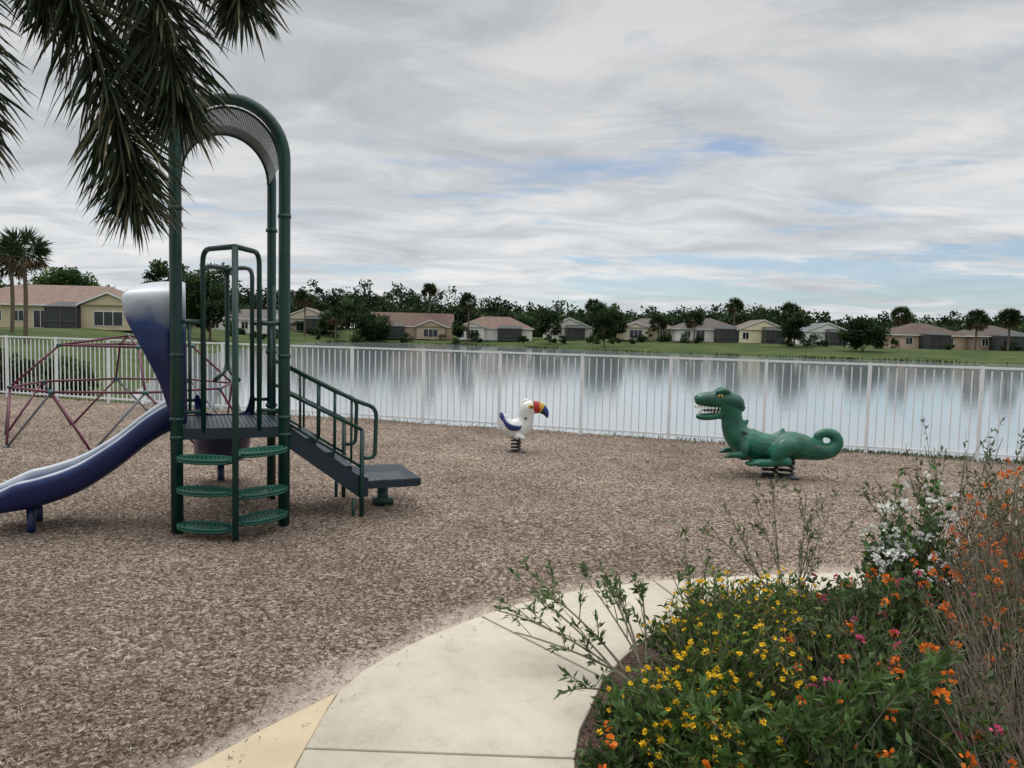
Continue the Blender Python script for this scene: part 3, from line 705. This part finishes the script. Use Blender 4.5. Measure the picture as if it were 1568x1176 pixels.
def sabal(X,Y,h,rc,name='cabbage_palm_tree'):
    mb=MB(); z=hz1(X,Y)
    tube(mb,cr([(X,Y,z-.1),(X+.1,Y,z+h*.5),(X,Y,z+h)],4),np.linspace(.17,.14,9),8,1)
    for i in range(34):
        a=rng.random()*6.283; el=rng.uniform(-.9,1.3); d=np.array([math.cos(a)*math.cos(el),math.sin(a)*math.cos(el),math.sin(el)])
        st=np.array([X,Y,z+h]); hub_=st+d*rc*.5
        tube(mb,[st,hub_],.025,4,0,(.05,.07,.02))
        k=22; dd=unit(d+rng.normal(0,.55,(k,3))); dd[:,2]-=.25
        cc=np.array((.030,.047,.018))*rng.uniform(.5,1.6,(k,1)) if el>-.4 else np.array((.10,.075,.04))*rng.uniform(.6,1.3,(k,1))
        leaves(mb,np.tile(hub_,(k,1)),dd,rng.uniform(.5,.75,k)*rc,.11 if Y<100 else .2,cc)
    mb.build(name,[M_leafd,M_bark])
sabal(hx(38,60),60,7.0,2.0); sabal(hx(18,66),66,6.0,1.8)
for px_,D,h in ((465,152,7.6),(512,150,5),(715,160,8.4),(1005,160,3.6),(1490,130,5.0),(1540,128,5.3),(1205,140,6.0),(1060,150,4.5),(655,172,10.5),(1120,165,7.6),(905,165,7.2),(1375,150,6.2)): sabal(hx(px_,D),D,h,1.9)

# ---------------------------------------------------------------- foxtail palm (foreground)
mb=MB(); TX,TY=-3.15,3.25
tube(mb,cr([(TX-.05,TY,-.1,),(TX,TY,1.5),(TX+.03,TY,3),(TX+.05,TY+.03,4.2)],5),np.linspace(.15,.10,16),14,1)
tube(mb,[(TX+.05,TY+.03,3.6),(TX+.05,TY+.03,4.3)],[.11,.06],12,0,(.06,.1,.03))
def frond(pts,n=520,Lm=.40):
    P=cr(pts,14); m_=len(P); tube(mb,P,np.linspace(.018,.004,m_),6,0,(.10,.11,.04))
    s=rng.uniform(.14,1,n); f_=s*(m_-1); i0=np.minimum(f_.astype(int),m_-2); fr=(f_-i0)[:,None]
    b_=P[i0]*(1-fr)+P[i0+1]*fr; T=unit(P[i0+1]-P[i0])
    rad=unit(np.cross(T,unit(rng.normal(size=(n,3)))))
    d=unit(T*.75+rad*rng.uniform(.4,1.3,(n,1))+np.array([0,0,-.05]))
    Ln=Lm*rng.uniform(.7,1.15,n)*np.interp(s,[.1,.35,.75,1],[.65,1,.95,.6]); Wd=rng.uniform(.009,.018,n)
    side=unit(np.cross(d,rng.normal(size=(n,3)))); sag=np.array([0,0,-1.])
    L_=Ln[:,None]; W_=Wd[:,None]; sg=rng.uniform(.03,.3,(n,1))
    p1=b_+d*L_*.4; p2=b_+d*L_*.75+sag*L_*sg*.4; p3=b_+d*L_+sag*L_*sg
    v=np.stack([b_-side*W_*.25,b_+side*W_*.25,p1+side*W_*.5,p1-side*W_*.5,p2+side*W_*.42,p2-side*W_*.42,p3],1).reshape(-1,3)
    o=np.arange(n)[:,None]*7
    c=np.array((.018,.027,.011))*rng.uniform(.4,2.3,(n,1)); br=rng.random(n)<.16; c[br]=np.array((.12,.105,.06))*rng.uniform(.5,1.4,(br.sum(),1))
    cc=np.repeat(c,7,axis=0); cc[6::7]*=2.0
    fq=(o+np.array([0,1,2,3])).tolist()+(o+np.array([3,2,4,5])).tolist()+(o+np.array([5,4,6])).tolist()
    mb.add(v,fq,0,cc)
C0=(TX+.05,TY+.03,4.25)
frond([C0,(-2.75,3.65,4.2),(-2.42,3.85,3.75),(-2.18,3.95,3.1),(-2.02,4.0,2.55),(-1.97,4.02,2.22)],1200,.41)
frond([C0,(-2.7,3.6,4.4),(-2.25,3.85,4.15),(-1.92,4.0,3.5),(-1.79,4.06,2.95),(-1.76,4.08,2.68)],950,.40)
frond([C0,(-2.7,3.6,4.5),(-2.1,3.85,4.35),(-1.68,4.0,3.9),(-1.48,4.08,3.45),(-1.44,4.1,3.25)],800,.38)
frond([C0,(-2.8,3.7,4.3),(-2.35,4.1,4.0),(-2.1,4.3,3.4),(-2.02,4.35,2.85)],850,.40)
frond([C0,(-2.95,3.5,4.1),(-2.74,3.6,3.5),(-2.58,3.65,2.9),(-2.53,3.66,2.45)],900,.34)
frond([C0,(-2.85,3.6,4.2),(-2.55,3.85,3.9),(-2.42,3.95,3.5),(-2.38,4.0,3.15)],600,.34)
frond([C0,(-3.4,3.7,4.4),(-3.7,4.3,4.0),(-3.8,4.6,3.2)],420)
frond([C0,(-3.5,2.9,4.5),(-4.0,2.4,4.2),(-4.2,2.2,3.3)],420)
frond([C0,(-2.9,2.8,4.5),(-2.6,2.2,4.2),(-2.5,1.8,3.4)],420)
frond([C0,(-3.7,3.3,4.4),(-4.4,3.3,4.1),(-4.7,3.3,3.2)],420)
mb.build('foxtail_palm_tree',[M_leaf,M_bark])

# ---------------------------------------------------------------- flower bed plants
def stems(mb,base,tip,n,r,mat,col=(1,1,1),spread=0.05,lift=.4,k=5):
    out=[]
    for i in range(n):
        b_=base[i];t=tip[i]; mid=(b_+t)/2+np.array([0,0,lift*np.linalg.norm((t-b_)[:2])])+rng.normal(0,spread,3)
        u_=np.linspace(0,1,k)[:,None]; P=(1-u_)**2*b_+2*u_*(1-u_)*mid+u_**2*t
        tube(mb,P,np.linspace(r,r*.45,k),4,mat,col,cap=False); out.append(P)
    return out
def head(mb,c,r,col,n=16,mat=1):
    d=unit(rng.normal(size=(n,3))+(0,-.25,.8)); s=c+d*r*.55
    leaves(mb,s-d*r*.1,d+rng.normal(0,.5,(n,3)),r*.75,r*.7,np.array(col)*rng.uniform(.75,1.15,(n,1)),mat,.05)
def daisy(mb,c,r,col,mat=1):
    nrm=unit(np.array([rng.normal(0,.4),-.5+rng.normal(0,.3),1.])); a=unit(np.cross(nrm,(0,1,.3))); b_=np.cross(nrm,a)
    k=7; an=np.arange(k)/k*6.283+rng.random(); d=np.cos(an)[:,None]*a+np.sin(an)[:,None]*b_+nrm*.15
    leaves(mb,np.tile(c,(k,1)),d,r,r*.75,np.array(col)*rng.uniform(.85,1.1,(k,1)),mat,.02)
    leaves(mb,np.tile(c,(3,1)),rng.normal(size=(3,3))*.4+nrm,r*.35,r*.4,(.35,.16,.01),mat)
def bush(name,items,leafcol,ll,lw,nst,lps,flowers,rst=.0028):
    mb=MB()
    for cx_,cy_,r_,h_ in items:
        n=int(nst*r_*r_/.2)
        a=rng.random(n)*6.283; q=np.sqrt(rng.random(n))
        lump=1+.22*np.sin(a*3+cx_*9)*q
        hh=h_*(1-.55*q**2.2)*rng.uniform(.6,1.15,n)*lump
        rr=r_*rng.uniform(.85,1.12,n)
        tip=np.c_[cx_+np.cos(a)*q*rr,cy_+np.sin(a)*q*rr,hh+.02]
        base=np.c_[cx_+np.cos(a)*q*r_*.35+rng.normal(0,.03,n),cy_+np.sin(a)*q*r_*.35+rng.normal(0,.03,n),np.full(n,.02)]
        Ps=stems(mb,base,tip,n,rst,2,(1,1,1),.02,.25)
        B=[];Dr=[]
        for P in Ps:
            for _ in range(lps):
                s=rng.uniform(.25,1)*(len(P)-1.001); i=int(s); p=P[i]+(P[i+1]-P[i])*(s-i); T=P[i+1]-P[i]; T/=np.linalg.norm(T)+1e-9
                B.append(p); d=rng.normal(size=3); d-=T*d.dot(T); d/=np.linalg.norm(d); Dr.append(d+T*.7+np.array([0,0,.1]))
        B=np.array(B);Dr=np.array(Dr); nB=len(B)
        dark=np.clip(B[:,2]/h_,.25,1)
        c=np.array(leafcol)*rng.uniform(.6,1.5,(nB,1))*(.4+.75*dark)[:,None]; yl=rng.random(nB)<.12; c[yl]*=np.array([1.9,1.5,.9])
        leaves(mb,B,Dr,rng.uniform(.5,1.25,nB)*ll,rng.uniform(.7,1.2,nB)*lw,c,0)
        patch=rng.uniform(.35,1.6,8)
        for jj,P in enumerate(Ps):
            pf=patch[int(a[jj]/6.2832*8)%8]
            for kind,col,fr_,pr in flowers:
                if rng.random()<pr*pf:
                    p=P[-1]+np.array([0,-.005,.012])
                    if kind=='daisy': daisy(mb,p,fr_*rng.uniform(.8,1.2),col)
                    else: head(mb,p,fr_*rng.uniform(.7,1.2),col)
    return mb.build(name,[M_leaf,M_flow,M_stem])
Y_=(.75,.46,.01);O_=(.75,.19,.02);Pk=(.6,.08,.2);Wt=(.8,.8,.76)
bush('yellow_daisy_bush',[(.92,3.05,.36,.40),(1.0,3.45,.38,.46),(.66,2.82,.28,.30),(1.32,3.72,.34,.38),(.76,2.5,.28,.28)],(.055,.11,.02),.042,.015,520,11,[('daisy',Y_,.0145,.32)])
bush('lantana_bush',[(1.5,3.15,.38,.46),(1.45,2.65,.38,.46),(1.1,2.3,.3,.34),(1.85,3.6,.40,.48),(2.2,3.2,.35,.52),(.68,2.25,.28,.24),(.50,2.95,.16,.14),(.42,2.65,.16,.15)],(.048,.09,.024),.05,.024,280,9,[('head',O_,.025,.09),('head',Pk,.019,.035)])
bush('orange_lantana_bush',[(2.62,4.0,.38,.78),(2.95,4.3,.4,.84),(2.35,3.7,.3,.6),(2.15,3.35,.22,.55)],(.055,.08,.03),.032,.012,330,6,[('head',O_,.020,.30)])
bush('white_lantana_bush',[(2.26,4.22,.27,.78),(2.12,4.08,.22,.58)],(.045,.10,.022),.055,.026,420,10,[('head',Wt,.030,.30)])
bush('pink_lantana_bush',[(1.68,4.02,.30,.26),(1.98,3.95,.3,.34)],(.045,.085,.025),.042,.02,300,9,[('head',Pk,.022,.16),('head',O_,.018,.04)])
mb=MB()
for cx_,cy_,r_,h_,n in ((2.15,2.95,.42,.70,420),(1.85,2.55,.36,.58,380),(2.45,3.35,.38,.82,360),(1.65,2.2,.28,.42,200),(2.7,3.7,.4,.90,260),(1.35,3.0,.3,.5,80)):
    a=rng.random(n)*6.283;q=np.sqrt(rng.random(n))
    base=np.c_[cx_+np.cos(a)*q*r_*.7,cy_+np.sin(a)*q*r_*.7,np.full(n,.02)+rng.random(n)*.3*h_]
    a2=a+rng.normal(0,.8,n)
    tip=base+np.c_[np.cos(a2)*rng.uniform(.05,.3,n),np.sin(a2)*rng.uniform(.05,.3,n),rng.uniform(.2,.85,n)*h_]; tip[:,2]=np.minimum(tip[:,2],h_*rng.uniform(.7,1.15,n))
    Ps=stems(mb,base,tip,n,.0018,0,(1,1,1),.035,.1,6)
    k=n*2; pi=rng.integers(0,n,k); pts=np.array([Ps[i][rng.integers(2,6)] for i in pi])
    leaves(mb,pts,rng.normal(size=(k,3))+(0,0,.6),rng.uniform(.015,.035,k),.008,np.array((.075,.095,.04))*rng.uniform(.6,1.6,(k,1)),1)
mb.build('dry_brush',[pm('dry_twig',(.215,.175,.13),.85,.45,25),M_leaf])
def sparse(name,bx,by,tips,leafcol=(.07,.12,.036),r=.006,ll=.05,lw=.014,nb=5,lpt=16):
    mb=MB()
    for tp in tips:
        tp=np.array(tp,float); b_=np.array([bx+rng.normal(0,.03),by+rng.normal(0,.03),.02])
        P=stems(mb,[b_],[tp],1,r,1,(1,1,1),.03,.1,9)[0]
        for _ in range(nb):
            i=rng.integers(3,8); st=P[i]; tt_=st+(tp-b_)*rng.uniform(.12,.3)+rng.normal(0,.05,3)+np.array([0,0,.03])
            Q=stems(mb,[st],[tt_],1,r*.45,1,(1,1,1),.01,.05,6)[0]
            T=unit(Q[-1]-Q[0]); k=lpt; s=rng.uniform(.35,1,k)[:,None]
            pos=Q[0]+(Q[-1]-Q[0])*s; leaves(mb,pos,T*.8+rng.normal(0,.55,(k,3)),rng.uniform(.6,1.2,k)*ll,lw,np.array(leafcol)*rng.uniform(.6,1.5,(k,1)))
    mb.build(name,[M_leaf,M_stem])
sparse('woody_shrub',.62,3.3,[(-.06,3.6,.27),(.10,3.7,.33),(.24,3.68,.30),(.38,3.8,.38),(.52,3.78,.34),(.04,3.45,.22),(.66,3.72,.37),(.18,3.58,.37),(.46,3.66,.41),(.32,3.12,.12),(.42,2.92,.1)],nb=5,r=.007,lpt=12)
sparse('wispy_shrub',1.55,4.1,[(1.25,4.3,.60),(1.4,4.35,.68),(1.5,4.35,.74),(1.68,4.3,.70),(1.8,4.25,.62),(1.15,4.2,.5),(1.6,4.0,.66),(1.95,4.3,.55)],r=.0055,nb=5,lpt=9,leafcol=(.085,.115,.045),ll=.04,lw=.012)
sparse('wispy_shrub',2.6,4.5,[(2.35,4.6,.92),(2.55,4.7,.96),(2.75,4.6,.95),(2.95,4.7,1.0),(3.1,4.5,.95),(2.2,4.6,.78),(2.1,4.5,.68),(2.9,4.5,1.04),(3.2,4.7,.96),(2.45,4.5,.84)],r=.0045,nb=7,lpt=9,leafcol=(.085,.11,.045),ll=.042,lw=.012)
sparse('wispy_shrub',2.7,3.7,[(2.4,3.7,.90),(2.6,3.8,.95),(2.8,3.7,.98),(2.5,3.5,.88),(2.9,3.9,1.0),(2.3,3.6,.78)],r=.004,nb=7,lpt=8,leafcol=(.09,.105,.045),ll=.036,lw=.011)
sparse('wispy_shrub',1.0,4.0,[(.95,4.1,.50),(1.1,4.15,.46),(.85,4.05,.38)],r=.004,nb=4,lpt=8)
sparse('green_shrub',.95,2.4,[(.85,2.4,.4),(.98,2.3,.42),(1.1,2.4,.44),(.75,2.3,.3),(.66,2.5,.33),(.55,2.55,.2),(.46,2.75,.14),(1.25,2.4,.45)],r=.004,nb=7,lpt=22,ll=.065,lw=.022,leafcol=(.065,.12,.03))
mb=MB(); n=9000; X=rng.uniform(-9,9,n)+0; w_=rng.random(n)<np.clip((X-1)/6,.1,1); X=X[w_]; n=len(X)
Yv=fy(X)+rng.normal(.08,.09,n); leaves(mb,np.c_[X,Yv,np.zeros(n)],np.c_[rng.normal(0,.5,(n,2)),np.ones(n)],rng.uniform(.03,.09,n),.012,np.array((.06,.09,.025))*rng.uniform(.6,1.4,(n,1)))
mb.build('fence_line_grass',[M_leaf])

# ---------------------------------------------------------------- world / light / camera
w=bpy.data.worlds.new('World'); S.world=w; w.use_nodes=True; nt=w.node_tree;N=nt.nodes;L=nt.links; N.clear()
EL=math.radians(62); AZ=math.radians(-40)
out=N.new('ShaderNodeOutputWorld'); bg=N.new('ShaderNodeBackground'); bg.inputs[1].default_value=.1; L.new(bg.outputs[0],out.inputs[0])
sky=N.new('ShaderNodeTexSky'); sky.sky_type='NISHITA'; sky.sun_disc=False; sky.sun_elevation=EL; sky.sun_rotation=AZ; sky.air_density=1.0; sky.dust_density=.3; sky.ozone_density=2
tc=N.new('ShaderNodeTexCoord'); sx=N.new('ShaderNodeSeparateXYZ'); L.new(tc.outputs['Generated'],sx.inputs[0])
def mth(op,a=None,b=None,c=None,clamp=False):
    n=N.new('ShaderNodeMath'); n.operation=op; n.use_clamp=clamp
    for i,q in enumerate((a,b,c)):
        if q is None: continue
        if isinstance(q,(int,float)): n.inputs[i].default_value=q
        else: L.new(q,n.inputs[i])
    return n.outputs[0]
zc=mth('ADD',mth('MAXIMUM',sx.outputs[2],0),.09)
pxn=mth('DIVIDE',sx.outputs[0],zc); pyn=mth('DIVIDE',sx.outputs[1],zc)
cb=N.new('ShaderNodeCombineXYZ'); L.new(mth('MULTIPLY',pxn,.7),cb.inputs[0]); L.new(pyn,cb.inputs[1]); cb.inputs[2].default_value=3.7
def wn(scale,det,rough,dist=0,off=0):
    n=N.new('ShaderNodeTexNoise'); n.inputs['Scale'].default_value=scale;n.inputs['Detail'].default_value=det;n.inputs['Roughness'].default_value=rough;n.inputs['Distortion'].default_value=dist
    mp=N.new('ShaderNodeMapping'); mp.inputs['Location'].default_value=(off,off*.7,0); L.new(cb.outputs[0],mp.inputs[0]); L.new(mp.outputs[0],n.inputs['Vector']); return n.outputs['Fac']
def ramp(v,stops):
    r_=N.new('ShaderNodeValToRGB'); e=r_.color_ramp.elements; e[0].position=stops[0][0]; e[1].position=stops[-1][0]
    def cc(x): return (x,x,x,1) if isinstance(x,(int,float)) else (*x,1)
    e[0].color=cc(stops[0][1]); e[1].color=cc(stops[-1][1])
    for p,c in stops[1:-1]: q=e.new(p); q.color=cc(c)
    L.new(v,r_.inputs[0]); return r_.outputs[0]
gap=ramp(sx.outputs[2],[(0,.3),(.03,.5),(.055,.95),(.09,.95),(.115,.15),(.2,.0),(.27,.22),(.34,.22),(.5,.0)])
xr=ramp(sx.outputs[0],[(0,.15),(.15,1.0)]); 
gap=mth('MULTIPLY',gap,xr)
nA=wn(1.1,7,.6,.3,1.3)
thr=mth('MULTIPLY_ADD',gap,.22,.305)
mask=mth('MULTIPLY',mth('SUBTRACT',nA,thr),9,clamp=True)
mask=mth('MULTIPLY_ADD',mask,.68,.32)      # thin high veil everywhere
nB=wn(1.9,8,.6,.7,7.1); nC=wn(.5,3,.5,0,12)
br=mth('ADD',mth('MULTIPLY',nB,.6),mth('MULTIPLY',nC,.4))
ccol=ramp(br,[(.36,(.60,.63,.665)),(.46,(.73,.755,.785)),(.53,(.85,.87,.89)),(.61,(.97,.975,.98))])
# overcast sky: dims upward in view; unseen zenith brightened to add light
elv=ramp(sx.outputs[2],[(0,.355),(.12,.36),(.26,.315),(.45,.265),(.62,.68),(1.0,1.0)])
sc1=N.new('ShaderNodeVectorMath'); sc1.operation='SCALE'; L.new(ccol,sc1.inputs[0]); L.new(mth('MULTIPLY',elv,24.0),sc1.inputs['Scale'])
tint=N.new('ShaderNodeVectorMath'); tint.operation='MULTIPLY'; tint.inputs[1].default_value=(.80,.92,1.05); L.new(sky.outputs[0],tint.inputs[0])
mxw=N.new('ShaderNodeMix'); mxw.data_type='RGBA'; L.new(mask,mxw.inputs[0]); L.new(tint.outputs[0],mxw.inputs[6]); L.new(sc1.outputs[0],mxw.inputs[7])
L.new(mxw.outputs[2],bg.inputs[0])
sl=bpy.data.lights.new('sun','SUN'); sl.energy=1.2; sl.angle=math.radians(25); sl.color=(1,.96,.9)
so=bpy.data.objects.new('sun',sl); COL.objects.link(so)
dv=Vector((math.sin(AZ)*math.cos(EL),math.cos(AZ)*math.cos(EL),math.sin(EL)))
so.rotation_euler=dv.to_track_quat('Z','Y').to_euler(); so.location=(0,0,20)
cam=bpy.data.cameras.new('camera'); co=bpy.data.objects.new('camera',cam); COL.objects.link(co)
cam.lens=27; cam.sensor_width=36; cam.clip_start=.05; cam.clip_end=4000
co.matrix_world=Matrix.Translation((0,0,1.6))@Matrix.Rotation(math.radians(90-3.9),4,'X')@Matrix.Rotation(math.radians(1.3),4,'Z')
S.camera=co
S.view_settings.view_transform='Standard'; S.view_settings.look='None'; S.view_settings.exposure=0
